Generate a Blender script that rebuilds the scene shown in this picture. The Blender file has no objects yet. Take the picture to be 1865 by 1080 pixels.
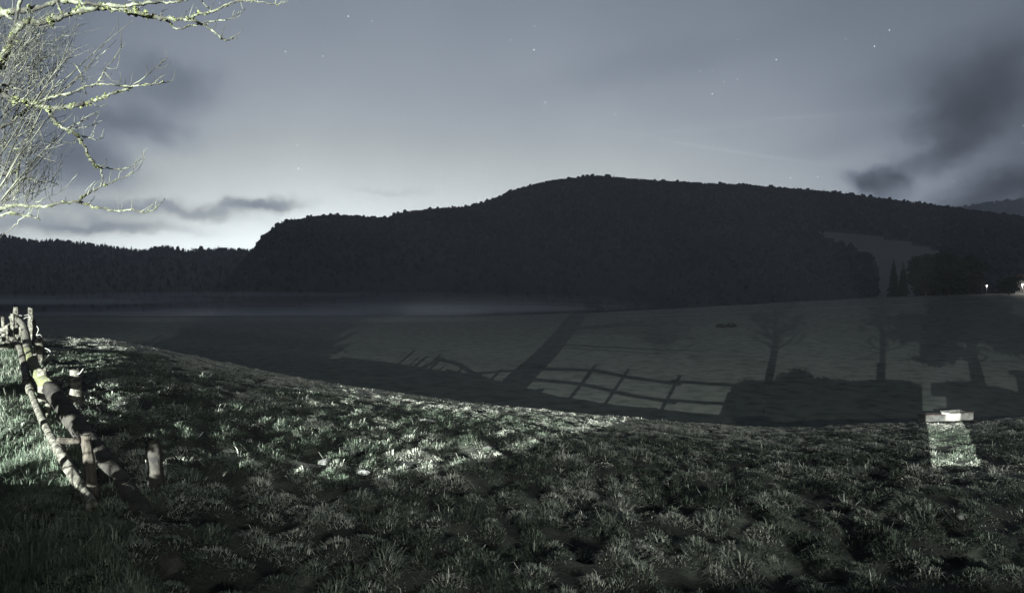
import bpy, math, random
import numpy as np

# ------------------------------------------------------------------ camera
SC = bpy.context.scene
CZ = 4.5; F = 1215.0; PITCH = math.atan(10 / F)
cd = bpy.data.cameras.new('camera'); cam = bpy.data.objects.new('camera', cd)
SC.collection.objects.link(cam); SC.camera = cam
cam.location = (0, 0, CZ); cam.rotation_euler = (math.pi / 2 + PITCH, 0, 0)
cd.sensor_width = 36; cd.lens = 36 * F / 1865; cd.clip_start = .1; cd.clip_end = 12000

# ------------------------------------------------------------------ night sky
W = bpy.data.worlds.new('World'); SC.world = W; W.use_nodes = True
NT = W.node_tree; NT.nodes.clear()

class V:
    """a tiny expression builder over Math nodes"""
    def __init__(s, sock): s.s = sock
    def op(s, o, b=None, c=None):
        n = NT.nodes.new('ShaderNodeMath'); n.operation = o
        for i, v in enumerate((s, b, c)):
            if v is None: continue
            if isinstance(v, V): NT.links.new(v.s, n.inputs[i])
            else: n.inputs[i].default_value = float(v)
        return V(n.outputs[0])
    def __add__(s, b): return s.op('ADD', b)
    def __sub__(s, b): return s.op('SUBTRACT', b)
    def __mul__(s, b): return s.op('MULTIPLY', b)
    def __truediv__(s, b): return s.op('DIVIDE', b)
def gauss(q): return V(q.s).op('MULTIPLY', -1.0).op('EXPONENT')
def noise(vec, scale, det=4, rough=.5):
    n = NT.nodes.new('ShaderNodeTexNoise'); n.inputs['Scale'].default_value = scale
    n.inputs['Detail'].default_value = det; n.inputs['Roughness'].default_value = rough
    NT.links.new(vec, n.inputs['Vector']); return n
tc = NT.nodes.new('ShaderNodeTexCoord')
sx = NT.nodes.new('ShaderNodeSeparateXYZ'); NT.links.new(tc.outputs['Generated'], sx.inputs[0])
X, Y, Z = (V(sx.outputs[i]) for i in range(3))
AZ = X.op('ARCTAN2', Y); EL = Z.op('ARCSINE')
n1 = noise(tc.outputs['Generated'], 7, 5, .55); sn = NT.nodes.new('ShaderNodeSeparateColor')
NT.links.new(n1.outputs['Color'], sn.inputs[0])
n1b = noise(tc.outputs['Generated'], 30, 5, .6); sn2 = NT.nodes.new('ShaderNodeSeparateColor'); NT.links.new(n1b.outputs['Color'], sn2.inputs[0])
AZd = AZ + (V(sn.outputs[0]) - .5) * .13 + (V(sn2.outputs[0]) - .5) * .045
ELd = EL + (V(sn.outputs[1]) - .5) * .06 + (V(sn2.outputs[1]) - .5) * .028
ELp = EL.op('MAXIMUM', 0.0)
def ae(px, row):
    a = math.atan((px - 932.5) / F); return a, math.atan((550 - row) / F * math.cos(a))
# glow low over the valley, a wide pale band and the dark zenith
gl = gauss((((AZ + .29) / .50).op('POWER', 2.0)) + ((EL - .07).op('ABSOLUTE')) / .095)
band = gauss((((AZ + .06) / .66).op('POWER', 2.0)) + ELp / .25)
band2 = gauss((((AZ - .30) / .26).op('POWER', 2.0)) + ((EL - .16) / .13).op('POWER', 2.0))
wide = gauss((((AZ + .10) / 1.1).op('POWER', 2.0)) + ELp / .75)
LUM = gl * .78 + band * .58 + band2 * .09 + wide * .11 + .062
# clouds: (px, row, half width, half height, strength, tilt)
CL = [(468, 366, 72, 11, .62, .12), (420, 380, 60, 9, .30, .1), (280, 380, 125, 13, .50, -.03), (150, 405, 130, 20, .42, .0), (210, 416, 110, 9, .35, 0.),
      (320, 150, 70, 36, .42, .15), (250, 222, 72, 32, .50, .0), (150, 300, 90, 34, .42, -.2), (90, 240, 80, 80, .42, 0.), (20, 90, 130, 110, .22, 0.),
      (1592, 328, 34, 17, .62, -.1), (1618, 350, 32, 18, .55, -.5), (1830, 350, 118, 26, .66, .28), (1900, 310, 90, 30, .5, .1), (1690, 300, 70, 20, .45, .35),
      (1745, 240, 66, 48, .62, .8), (1790, 170, 80, 60, .55, .3), (1865, 110, 60, 60, .30, .2), (1700, 130, 120, 40, .18, .3), (1910, 240, 60, 50, .35, 0.),
      (1560, 250, 120, 22, .12, .1), (1180, 120, 240, 34, .10, .15), (715, 345, 50, 6, .12, .0)]
T = None
for px, row, rx, ry, st, ti in CL:
    a, e = ae(px, row); c, s = math.cos(ti), math.sin(ti)
    da = AZd - a; de = ELd - e
    q = ((da * c + de * s) / (rx / F)).op('POWER', 2.0) + ((de * c - da * s) / (ry / F)).op('POWER', 2.0)
    k = gauss(q.op('POWER', 1.3)) * (-st) + 1.0
    T = k if T is None else T * k
n2 = noise(tc.outputs['Generated'], 3.0, 5, .6)
LUM = LUM * T * (V(n2.outputs[0]) * .34 + 1.02)
# thin pale contrails low over the hill
for px, row, ln, th, st, ti in [(1330, 275, 150, 2.5, .055, -.22), (1450, 214, 100, 2.2, .04, -.04), (1260, 237, 150, 5, .02, 0.)]:
    a, e = ae(px, row); c, s = math.cos(ti), math.sin(ti); da = AZ - a; de = EL - e
    LUM = LUM + gauss(((da * c + de * s) / (ln / F)).op('POWER', 2.0) + ((de * c - da * s) / (th / F)).op('POWER', 2.0)) * st
# colour: bluish when dim, near-white in the glow
cr = NT.nodes.new('ShaderNodeMix'); cr.data_type = 'RGBA'
NT.links.new(LUM.op('MULTIPLY', 1.5).op('MINIMUM', 1.0).s, cr.inputs[0])
cr.inputs[6].default_value = (.80, .985, 1.33, 1); cr.inputs[7].default_value = (.95, 1.03, 1.045, 1)
sc1 = NT.nodes.new('ShaderNodeVectorMath'); sc1.operation = 'SCALE'
NT.links.new(cr.outputs[2], sc1.inputs[0]); NT.links.new(LUM.s, sc1.inputs[3])
# stars
vo = NT.nodes.new('ShaderNodeTexVoronoi'); vo.inputs['Scale'].default_value = 58; vo.voronoi_dimensions = '2D'
cx_ = NT.nodes.new('ShaderNodeCombineXYZ'); NT.links.new(AZ.s, cx_.inputs[0]); NT.links.new(EL.s, cx_.inputs[1]); NT.links.new(cx_.outputs[0], vo.inputs['Vector'])
sv = NT.nodes.new('ShaderNodeSeparateColor'); NT.links.new(vo.outputs['Color'], sv.inputs[0])
star = V(vo.outputs['Distance']).op('LESS_THAN', .040) * V(sv.outputs[0]).op('GREATER_THAN', .88) * V(sv.outputs[1]).op('POWER', 3.5) * 2.2 * T.op('POWER', 3.0)
ad = NT.nodes.new('ShaderNodeVectorMath'); ad.operation = 'ADD'
NT.links.new(sc1.outputs[0], ad.inputs[0]); NT.links.new(star.s, ad.inputs[1])
bg = NT.nodes.new('ShaderNodeBackground'); ow = NT.nodes.new('ShaderNodeOutputWorld')
NT.links.new(ad.outputs[0], bg.inputs[0]); bg.inputs[1].default_value = 1.0
NT.links.new(bg.outputs[0], ow.inputs[0])

SC.view_settings.view_transform = 'Standard'; SC.view_settings.look = 'None'
SC.view_settings.exposure = 0; SC.view_settings.gamma = 1
SC.render.engine = 'CYCLES'; SC.cycles.max_bounces = 4; SC.cycles.volume_bounces = 0
SC.cycles.sample_clamp_indirect = 2.0; SC.cycles.volume_max_steps = 64

# ------------------------------------------------------------------ the farm's floodlight
LP = np.array([-18., -30., 9.1])          # lamp position
ld = bpy.data.lights.new('floodlight_beam', 'SPOT'); lamp = bpy.data.objects.new('floodlight_beam', ld)
SC.collection.objects.link(lamp); lamp.location = LP
ld.energy = 880000; ld.color = (.93, 1.0, .97); ld.shadow_soft_size = .025
ld.spot_size = math.radians(84); ld.spot_blend = .25
lamp.rotation_euler = (math.radians(87), 0, math.radians(-17))

ld2 = bpy.data.lights.new('house_lamp_light', 'SPOT'); lamp2 = bpy.data.objects.new('house_lamp_light', ld2)
SC.collection.objects.link(lamp2); lamp2.location = (14., -24., 9.2)
ld2.energy = 92000; ld2.color = (.94, 1.0, .95); ld2.shadow_soft_size = .12
ld2.spot_size = math.radians(76); ld2.spot_blend = .7
lamp2.rotation_euler = (math.radians(83), 0, math.radians(-3))

# ------------------------------------------------------------------ terrain functions
D0 = 32.
crx = [-900, 0, 90, 200, 250, 350, 450, 550, 700, 850, 1000, 1215, 1400, 1500, 1600, 1700, 1780, 1865, 2600]
cry = [640, 612, 612, 620, 628, 648, 672, 690, 713, 735, 748, 768, 781, 778, 773, 770, 767, 760, 740]
PXS = np.linspace(-900, 2600, 701); RR = np.interp(PXS, crx, cry)
RR = np.convolve(np.pad(RR, 12, mode='edge'), np.ones(25) / 25, mode='valid')
def crest(u): return (np.interp(932.5 + F * u, PXS, RR) - 550) / F
def sm(a, b, t):
    t = np.clip((t - a) / (b - a), 0, 1); return t * t * (3 - 2 * t)
def zmead(x, y):
    u = np.clip(x / np.maximum(y, 1), -1.2, 1.2)
    return -7.0 + (y - 60) * (.042 + .045 * sm(-.1, .8, u))
def zfore(x, y):
    d = np.maximum(y, 0.); u = np.clip(x / np.maximum(d, .5), -1.4, 1.4)
    k = np.where(d < D0, CZ / D0 ** 2, .010)
    return CZ - crest(u) * d - k * (d - D0) ** 2
def zt(x, y): return np.maximum(zfore(x, y), zmead(x, y))
def ray(px, py):
    x = (px - 932.5) / F; z = (540 - py) / F
    y = math.cos(PITCH) - z * math.sin(PITCH); z = math.sin(PITCH) + z * math.cos(PITCH)
    return np.array([x / y, 1., z / y])
def at(px, py, d): return ray(px, py) * d + np.array([0, 0, CZ])
def hit(px, py, far=600):
    r = ray(px, py); t = np.arange(4, far, .04); z = CZ + r[2] * t; g = zt(r[0] * t, t)
    i = int(np.argmax(z < g)); return np.array([r[0] * t[i], t[i], g[i]])
def yard(px, py, y=-8.):
    """where in the yard (on the line y) something must stand for its shadow to fall on this spot"""
    p = hit(px, py); s = (y - LP[1]) / (p[1] - LP[1]); return LP + s * (p - LP)

rng = np.random.default_rng(7); random.seed(7)
NG = [np.random.default_rng(100 + i).random((256, 256)) for i in range(8)]
def vn(x, y, s=0):
    g = NG[s % 8]; xi = np.floor(x).astype(int); yi = np.floor(y).astype(int); fx = x - xi; fy = y - yi
    fx = fx * fx * (3 - 2 * fx); fy = fy * fy * (3 - 2 * fy); a = xi & 255; b = yi & 255; a1 = (xi + 1) & 255; b1 = (yi + 1) & 255
    return (g[a, b] * (1 - fx) + g[a1, b] * fx) * (1 - fy) + (g[a, b1] * (1 - fx) + g[a1, b1] * fx) * fy
def fbm(x, y, s=0, o=3):
    v = 0; t = 0; w = 1.
    for i in range(o): v = v + vn(x * 2 ** i + 17 * i, y * 2 ** i + 5 * i, s + i) * w; t += w; w *= .5
    return v / t

# terrace lip behind the camera: its height at every x decides how far down the slope the light reaches
lip = sorted([tuple(yard(*p)[[0, 2]]) for p in [(-60, 872), (0, 872), (150, 882), (230, 884), (420, 892), (600, 895), (850, 868), (1050, 806), (1215, 772)]])
lip += [(float(yard(1340, 712)[0]) + .25, float(yard(1740, 846)[2]) - .02)]
lipx = [p[0] for p in lip]; lipz = [p[1] for p in lip]
TJ = [np.random.default_rng(200 + i).random((512, 512)) for i in range(4)]
def tuss(x, y, c=.46):
    """height of the grass mounds: one jittered mound per cell"""
    gx = np.floor(x / c).astype(int); gy = np.floor(y / c).astype(int); m = np.zeros(np.shape(x))
    for i in (-1, 0, 1):
        for j in (-1, 0, 1):
            a = (gx + i) & 511; b = (gy + j) & 511
            cx = (gx + i + .15 + .7 * TJ[0][a, b]) * c; cy = (gy + j + .15 + .7 * TJ[1][a, b]) * c; r = .13 + .13 * TJ[2][a, b]; h = np.where(TJ[3][a, b] > .22, .07 + .13 * TJ[3][a, b], .0)
            m = np.maximum(m, h * np.exp(-((x - cx) ** 2 + (y - cy) ** 2 * .8) / r ** 2))
    return m
def bump(x, y):
    h = (fbm(x / 1.15, y / .8, 1, 2) - .5) * .34 + (fbm(x / 2.9, y / 2.2, 3, 2) - .5) * .28 + (fbm(x / .28, y / .28, 5, 1) - .5) * .06 + tuss(x, y) - .09
    return h
def zg(x, y, rough=True):
    z = zfore(x, y)
    back = np.interp(x, lipx, lipz) - .02
    z = np.where(y < 0, z * 0 + back * sm(0, -8, y), z)
    if rough:
        amp = sm(1.5, 6, y) * (1 - .74 * sm(13, 22, y))
        z = z + bump(x, y) * amp + np.where(y < -8, -.06, 0)
    return z

# ------------------------------------------------------------------ helpers
def link(o, parent=None):
    SC.collection.objects.link(o)
    if parent is not None: o.parent = parent
    return o
def mesh(name, v, f, m, parent=None, smooth=True, tint=None):
    me = bpy.data.meshes.new(name)
    if isinstance(f, np.ndarray):
        v = np.asarray(v, dtype=np.float32); n, k = f.shape
        me.vertices.add(len(v)); me.vertices.foreach_set('co', v.ravel())
        me.loops.add(n * k); me.loops.foreach_set('vertex_index', f.astype(np.int32).ravel())
        me.polygons.add(n); me.polygons.foreach_set('loop_start', np.arange(0, n * k, k, dtype=np.int32))
        me.update(calc_edges=True)
    else:
        me.from_pydata([tuple(map(float, p)) for p in v], [], f)
    if tint is not None:
        a = me.attributes.new('tint', 'FLOAT', 'POINT'); a.data.foreach_set('value', np.asarray(tint, dtype=np.float32))
    if smooth: me.polygons.foreach_set('use_smooth', np.ones(len(me.polygons), dtype=bool))
    me.materials.append(m); me.update()
    return link(bpy.data.objects.new(name, me), parent)
def tag(o, label=None, cat=None, group=None, kind=None):
    if label: o['label'] = label
    if cat: o['category'] = cat
    if group: o['group'] = group
    if kind: o['kind'] = kind
    return o
def empty(name, loc, rz=0):
    o = bpy.data.objects.new(name, None); o.location = tuple(map(float, loc)); o.rotation_euler = (0, 0, rz); o.empty_display_size = .3
    return link(o)
class MB:
    def __init__(s, origin=(0, 0, 0)): s.v = []; s.f = []; s.o = np.array(origin, float)
    def add(s, v, f):
        b = len(s.v); s.v += [np.asarray(p, float) - s.o for p in v]; s.f += [tuple(i + b for i in q) for q in f]; return s
    def box(s, c, sz, rz=0., taper=1.):
        c = np.array(c, float); co, si = math.cos(rz), math.sin(rz); v = []
        for z in (-.5, .5):
            t = taper if z > 0 else 1.
            for x, y in ((-.5, -.5), (.5, -.5), (.5, .5), (-.5, .5)):
                X, Y = x * sz[0] * t, y * sz[1] * t; v.append(c + (X * co - Y * si, X * si + Y * co, z * sz[2]))
        return s.add(v, [(0, 3, 2, 1), (4, 5, 6, 7), (0, 1, 5, 4), (1, 2, 6, 5), (2, 3, 7, 6), (3, 0, 4, 7)])
    def tube(s, pts, rad, n=8, jit=0., seed=0, cap=True):
        P = np.array(pts, float); r = np.full(len(P), rad, float) if np.isscalar(rad) else np.array(rad, float)
        if len(r) != len(P): r = np.interp(np.linspace(0, 1, len(P)), np.linspace(0, 1, len(r)), r)
        R_ = np.random.default_rng(abs(int(seed))); T_ = np.gradient(P, axis=0); T_ /= np.linalg.norm(T_, axis=1)[:, None] + 1e-9
        up = np.array([0, 0, 1.]) if abs(T_[0][2]) < .8 else np.array([0, 1., 0]); v = []
        ph = R_.random(n) * jit
        for p, t, q in zip(P, T_, r):
            a = np.cross(t, up); a /= np.linalg.norm(a) + 1e-9; b = np.cross(a, t)
            for k in range(n):
                th = 2 * math.pi * k / n; rr = q * (1 + ph[k] - jit / 2 + (R_.random() - .5) * jit * .5); v.append(p + (a * math.cos(th) + b * math.sin(th)) * rr)
        f = [(i * n + k, i * n + (k + 1) % n, (i + 1) * n + (k + 1) % n, (i + 1) * n + k) for i in range(len(P) - 1) for k in range(n)]
        if cap: f += [tuple(range(n))[::-1], tuple((len(P) - 1) * n + k for k in range(n))]
        return s.add(v, [tuple(q) for q in f])
    def build(s, name, m, parent=None, smooth=True): return mesh(name, s.v, s.f, m, parent, smooth)
def smoothline(pts, k=4):
    P = np.array(pts, float); n = len(P)
    if n < 3: return np.array([P[0] + (P[-1] - P[0]) * t for t in np.linspace(0, 1, k + 1)])
    out = []; E = np.vstack([2 * P[0] - P[1], P, 2 * P[-1] - P[-2]])
    for i in range(n - 1):
        a, b, c, d = E[i], E[i + 1], E[i + 2], E[i + 3]
        for j in range(k):
            t = j / k; out.append(.5 * ((2 * b) + (c - a) * t + (2 * a - 5 * b + 4 * c - d) * t * t + (3 * b - a - 3 * c + d) * t ** 3))
    out.append(P[-1]); return np.array(out)

def mat(name, cols, scale=4., rough=.85, bump_=0., bs=20., det=4, coord='Object', stretch=None, spec=.2, tint=None, trans=0.):
    """cols: list of (position, rgb) along a noise ramp"""
    m = bpy.data.materials.new(name); m.use_nodes = True; nt = m.node_tree; b = nt.nodes['Principled BSDF']
    b.inputs['Roughness'].default_value = rough; b.inputs['Specular IOR Level'].default_value = spec
    c = nt.nodes.new('ShaderNodeTexCoord'); vec = c.outputs[coord]
    if stretch:
        mp = nt.nodes.new('ShaderNodeMapping'); mp.inputs['Scale'].default_value = stretch; nt.links.new(vec, mp.inputs[0]); vec = mp.outputs[0]
    n = nt.nodes.new('ShaderNodeTexNoise'); n.inputs['Scale'].default_value = scale; n.inputs['Detail'].default_value = det; nt.links.new(vec, n.inputs['Vector'])
    r = nt.nodes.new('ShaderNodeValToRGB'); nt.links.new(n.outputs[0], r.inputs[0])
    def fill(r, cols):
        while len(r.color_ramp.elements) < len(cols): r.color_ramp.elements.new(.5)
        for e, (p, q) in zip(r.color_ramp.elements, cols): e.position = p; e.color = (*q, 1)
    fill(r, cols); out = r.outputs[0]
    if tint:
        a = nt.nodes.new('ShaderNodeAttribute'); a.attribute_name = 'tint'; r2 = nt.nodes.new('ShaderNodeValToRGB'); nt.links.new(a.outputs['Fac'], r2.inputs[0]); fill(r2, tint)
        mx = nt.nodes.new('ShaderNodeMix'); mx.data_type = 'RGBA'; mx.inputs[0].default_value = .75; nt.links.new(out, mx.inputs[6]); nt.links.new(r2.outputs[0], mx.inputs[7]); out = mx.outputs[2]
    nt.links.new(out, b.inputs['Base Color'])
    if bump_:
        n3 = nt.nodes.new('ShaderNodeTexNoise'); n3.inputs['Scale'].default_value = bs; n3.inputs['Detail'].default_value = 5; nt.links.new(vec, n3.inputs['Vector'])
        bp = nt.nodes.new('ShaderNodeBump'); bp.inputs['Strength'].default_value = 1; bp.inputs['Distance'].default_value = bump_
        nt.links.new(n3.outputs[0], bp.inputs['Height']); nt.links.new(bp.outputs[0], b.inputs['Normal'])
    if trans:
        tr = nt.nodes.new('ShaderNodeBsdfTranslucent'); nt.links.new(out, tr.inputs[0]); ms = nt.nodes.new('ShaderNodeMixShader'); ms.inputs[0].default_value = trans
        nt.links.new(b.outputs[0], ms.inputs[1]); nt.links.new(tr.outputs[0], ms.inputs[2]); nt.links.new(ms.outputs[0], nt.nodes['Material Output'].inputs[0])
    return m
M = {}
M['soil'] = mat('soil_and_turf', [(.40, (.0085, .0085, .008)), (.56, (.020, .022, .017)), (.72, (.052, .056, .044))], 1.3, .95, .035, 16)
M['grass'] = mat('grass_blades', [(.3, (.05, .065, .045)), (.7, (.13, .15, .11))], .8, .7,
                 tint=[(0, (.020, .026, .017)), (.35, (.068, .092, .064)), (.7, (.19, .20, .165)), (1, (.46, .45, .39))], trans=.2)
M['lush'] = mat('lush_grass_blades', [(.3, (.055, .078, .052)), (.7, (.11, .135, .10))], 1.2, .65,
                 tint=[(0, (.028, .036, .024)), (.5, (.085, .112, .078)), (.8, (.16, .18, .14)), (1, (.32, .31, .26))], trans=.25)
M['meadow'] = mat('meadow_turf', [(.32, (.058, .068, .054)), (.5, (.096, .108, .090)), (.68, (.12, .128, .108))], .6, .95, .07, 3.5, det=9)
M['hill'] = mat('forest_floor', [(.3, (.020, .022, .024)), (.7, (.036, .038, .040))], .01, 1.)
M['clearing'] = mat('hill_pasture', [(.3, (.12, .125, .115)), (.7, (.15, .15, .13))], .01, 1.)
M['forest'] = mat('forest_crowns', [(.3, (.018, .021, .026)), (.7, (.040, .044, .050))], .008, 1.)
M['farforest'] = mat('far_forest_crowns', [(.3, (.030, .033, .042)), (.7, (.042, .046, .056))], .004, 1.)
M['leaf'] = mat('dark_leaves', [(.3, (.02, .032, .018)), (.7, (.05, .07, .04))], 1., .8)
M['needle'] = mat('dark_needles', [(.3, (.007, .009, .008)), (.7, (.018, .022, .019))], .2, .9)
M['bark'] = mat('lichened_bark', [(.34, (.022, .020, .017)), (.47, (.032, .033, .025)), (.57, (.075, .078, .056)), (.72, (.145, .15, .11))], 6., .9, .012, 60, det=6)
M['twig'] = mat('twig_bark', [(.38, (.018, .018, .014)), (.52, (.06, .06, .046)), (.75, (.15, .155, .115))], 2.2, .8)
M['lichen'] = mat('moss_and_lichen', [(.3, (.04, .045, .016)), (.5, (.09, .10, .042)), (.7, (.15, .165, .085))], 18., 1., .02, 70)
M['log'] = mat('weathered_log', [(.34, (.022, .019, .016)), (.46, (.07, .065, .052)), (.58, (.125, .12, .098)), (.72, (.185, .18, .15))], 13., .9, .02, 34, det=8)
M['shadelog'] = mat('shade_painted_log', [(.35, (.012, .011, .010)), (.65, (.040, .036, .030))], 5., .9, .012, 30, det=7)  # darker copy of the log: shade on rail and post painted into the colour
M['mosslog'] = mat('mossy_log', [(.38, (.15, .145, .12)), (.48, (.07, .075, .03)), (.56, (.11, .115, .045)), (.66, (.15, .145, .12))], 16., .95, .015, 40, det=7)
M['brown'] = mat('brown_stake_wood', [(.35, (.030, .026, .021)), (.65, (.090, .078, .062))], 4., .9, .015, 30, det=7, stretch=(6, 6, 1))
M['wire'] = mat('rusted_wire', [(.3, (.15, .14, .13)), (.7, (.3, .29, .27))], 5., .6)
M['stone'] = mat('pale_stone', [(.35, (.04, .04, .037)), (.65, (.13, .13, .12))], 6., .9, .02, 20)
M['white'] = mat('trough_enamel', [(.38, (.24, .23, .20)), (.50, (.40, .39, .36)), (.62, (.50, .48, .45))], 4., .6)
M['rust'] = mat('trough_rim', [(.35, (.05, .04, .035)), (.65, (.12, .10, .09))], 6., .8)
M['grey'] = mat('concrete', [(.35, (.06, .06, .056)), (.65, (.115, .115, .105))], 4., .9)
M['mud'] = mat('trodden_mud', [(.35, (.030, .020, .016)), (.65, (.055, .040, .030))], 3., .95, .02, 12)
M['plaster'] = mat('plaster', [(.35, (.42, .40, .36)), (.65, (.50, .48, .44))], 2., .9)
M['roof'] = mat('roof_tiles', [(.35, (.06, .04, .03)), (.65, (.11, .08, .06))], 6., .9)
M['metal'] = mat('dark_metal', [(.3, (.08, .08, .08)), (.7, (.12, .12, .12))], 9., .5)
M['track'] = mat('gravel_track', [(.3, (.16, .16, .15)), (.7, (.26, .25, .23))], .5, .95)
def emis(name, c, s):
    m = bpy.data.materials.new(name); m.use_nodes = True; b = m.node_tree.nodes['Principled BSDF']
    b.inputs['Emission Color'].default_value = (*c, 1); b.inputs['Emission Strength'].default_value = s; b.inputs['Base Color'].default_value = (.5, .5, .5, 1); return m

# ------------------------------------------------------------------ ground
def grid(name, xs, ys, zf, m, W=None):
    s, y = np.meshgrid(xs, ys); x = s * (W(y) if W else 1.); z = zf(x, y)
    v = np.stack([x, y, z], -1).reshape(-1, 3); nx = len(xs); ny = len(ys)
    i = (np.arange(ny - 1)[:, None] * nx + np.arange(nx - 1)[None]).ravel()
    o = mesh(name, v, np.stack([i, i + 1, i + nx + 1, i + nx], 1), m); return tag(o, kind='structure')
ys = np.concatenate([np.linspace(-60, -9, 16), np.arange(-8.4, 4, .4), 6 + np.linspace(-2, 0, 12)[:-1], 6 * np.exp(np.linspace(0, math.log(36 / 6), 330)), np.linspace(36.5, 78, 40)])
xs = np.linspace(-1, 1, 480)
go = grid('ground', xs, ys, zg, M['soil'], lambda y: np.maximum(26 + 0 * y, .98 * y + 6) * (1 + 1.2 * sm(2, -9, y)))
tag(go, 'rough hummocky pasture slope falling away from the camera')
# pale litter along the brow, whitened to paint in the lit crest strip
go.data.materials.append(mat('litter_painted_lit', [(.42, (.03, .03, .025)), (.50, (.20, .20, .175)), (.64, (.42, .41, .37))], 2.4, .95, .03, 9))
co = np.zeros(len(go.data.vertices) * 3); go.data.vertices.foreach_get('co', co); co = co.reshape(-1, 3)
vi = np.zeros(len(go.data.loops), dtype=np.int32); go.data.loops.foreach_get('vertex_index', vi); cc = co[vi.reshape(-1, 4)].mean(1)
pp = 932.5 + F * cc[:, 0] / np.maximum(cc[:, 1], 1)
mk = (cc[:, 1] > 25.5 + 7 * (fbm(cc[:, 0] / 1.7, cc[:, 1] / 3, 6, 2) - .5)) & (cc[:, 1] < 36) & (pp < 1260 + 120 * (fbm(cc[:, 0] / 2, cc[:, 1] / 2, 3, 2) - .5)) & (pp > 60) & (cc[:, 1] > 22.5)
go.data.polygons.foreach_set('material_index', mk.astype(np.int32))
g2 = lambda x, y: zmead(x, y) + (fbm(x / 9, y / 12, 2, 2) - .5) * .25 - .6 * sm(60, 52, y) - np.where(y > 225, (y - 225) * .10, 0)
tag(grid('meadow', np.linspace(-1, 1, 160), np.linspace(48, 262, 120), g2, M['meadow'], lambda y: 1.25 * y + 30), 'smooth mown meadow rising beyond the crest, crossed by long shadows')
tag(grid('valley_floor', np.linspace(-1, 1, 30), np.linspace(240, 3500, 30), lambda x, y: -9 + 0 * x, M['hill'], lambda y: 1.4 * y + 100), 'dark valley floor beyond the meadow')

# ------------------------------------------------------------------ hills and forests
def hill(name, rx_, ry_, d0, d1, zb, m, p=.62, px0=-500, px1=2400, n=260, wob=0.):
    pxs = np.linspace(px0, px1, n); rr = np.interp(pxs, rx_, ry_)
    u = (pxs - 932.5) / F; zr = CZ + (550 - rr) / F * d1
    t = np.linspace(0, 1, 40); dd = d0 + (d1 - d0) * t
    def zfun(px, tt):
        zrr = np.interp(px, pxs, zr); d = d0 + (d1 - d0) * tt
        nse = (fbm(px / 90, tt * 5, 4, 3) - .5) * wob * np.sin(np.clip(tt, 0, 1) * math.pi)
        return zb + (zrr - zb) * np.clip(tt, 0, 1) ** p * (1 + nse)
    v = []
    for tt in t:
        d = d0 + (d1 - d0) * tt; v.append(np.stack([u * d, np.full(n, d), zfun(pxs, np.full(n, tt))], -1))
    for k, tt in enumerate((1.08, 1.3)):                 # the back of the hill falls away
        d = d0 + (d1 - d0) * tt; v.append(np.stack([u * d, np.full(n, d), zb + (zr - zb) * (.8, .1)[k]], -1))
    ny = len(v); i = (np.arange(ny - 1)[:, None] * n + np.arange(n - 1)[None]).ravel()
    o = mesh(name, np.concatenate(v), np.stack([i, i + 1, i + n + 1, i + n], 1), m); tag(o, kind='structure')
    return o, zfun
def forest(name, zfun, d0, d1, px0, px1, n, h0, h1, conif, m, label, keep=None, seed=3, nr=500, hole=None, ridge=(-.02, .006), rmask=None):
    R = np.random.default_rng(seed)
    px = R.uniform(px0, px1, n); t = R.random(n) ** .8
    px2 = R.uniform(px0, px1, nr); t2 = 1 + R.uniform(*ridge, nr)
    if rmask is not None: k = rmask(px2); px2, t2 = px2[k], t2[k]
    px = np.r_[px, px2]; t = np.r_[t, t2]
    if hole is not None:
        d = d0 + (d1 - d0) * t; row = 550 - (zfun(px, t) - CZ) / d * F; k = ~hole(px, row); px, t = px[k], t[k]
    d = d0 + (d1 - d0) * t; x = (px - 932.5) / F * d; z = zfun(px, np.minimum(t, 1)) - .8
    N = len(px); h = R.uniform(h0, h1, N) * (1 + .5 * (R.random(N) > .93)); cf = R.random(N) < conif
    w = np.where(cf, h * .19, h * .42); K = 4
    prof = np.where(cf[:, None], np.array([[.9, 1., .45]]), np.array([[.55, 1., .75]]))
    hh = np.where(cf[:, None], np.array([[.02, .22, .62]]), np.array([[.05, .45, .82]]))
    a = np.arange(K) * 2 * math.pi / K; V_ = []
    for r_ in range(3):
        rr = w[:, None] * prof[:, r_:r_ + 1] * R.uniform(.7, 1.25, (N, K)); aa = a[None] + R.random((N, 1)) * 6
        V_.append(np.stack([x[:, None] + rr * np.cos(aa * 1), d[:, None] + rr * np.sin(aa), z[:, None] + h[:, None] * hh[:, r_:r_ + 1] * R.uniform(.9, 1.1, (N, K))], -1))
    V_.append(np.stack([x, d, z + h], -1)[:, None]); v = np.concatenate(V_, 1); S = 3 * K + 1
    f = []
    for r_ in range(2):
        for k in range(K):
            a0, a1 = r_ * K + k, r_ * K + (k + 1) % K; f += [(a0, a1, a1 + K), (a0, a1 + K, a0 + K)]
    for k in range(K): f.append((2 * K + k, 2 * K + (k + 1) % K, 3 * K))
    f = (np.arange(N)[:, None, None] * S + np.array(f)[None]).reshape(-1, 3)
    return tag(mesh(name, v.reshape(-1, 3), f, m, smooth=False), label, 'forest', kind='stuff')

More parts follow.
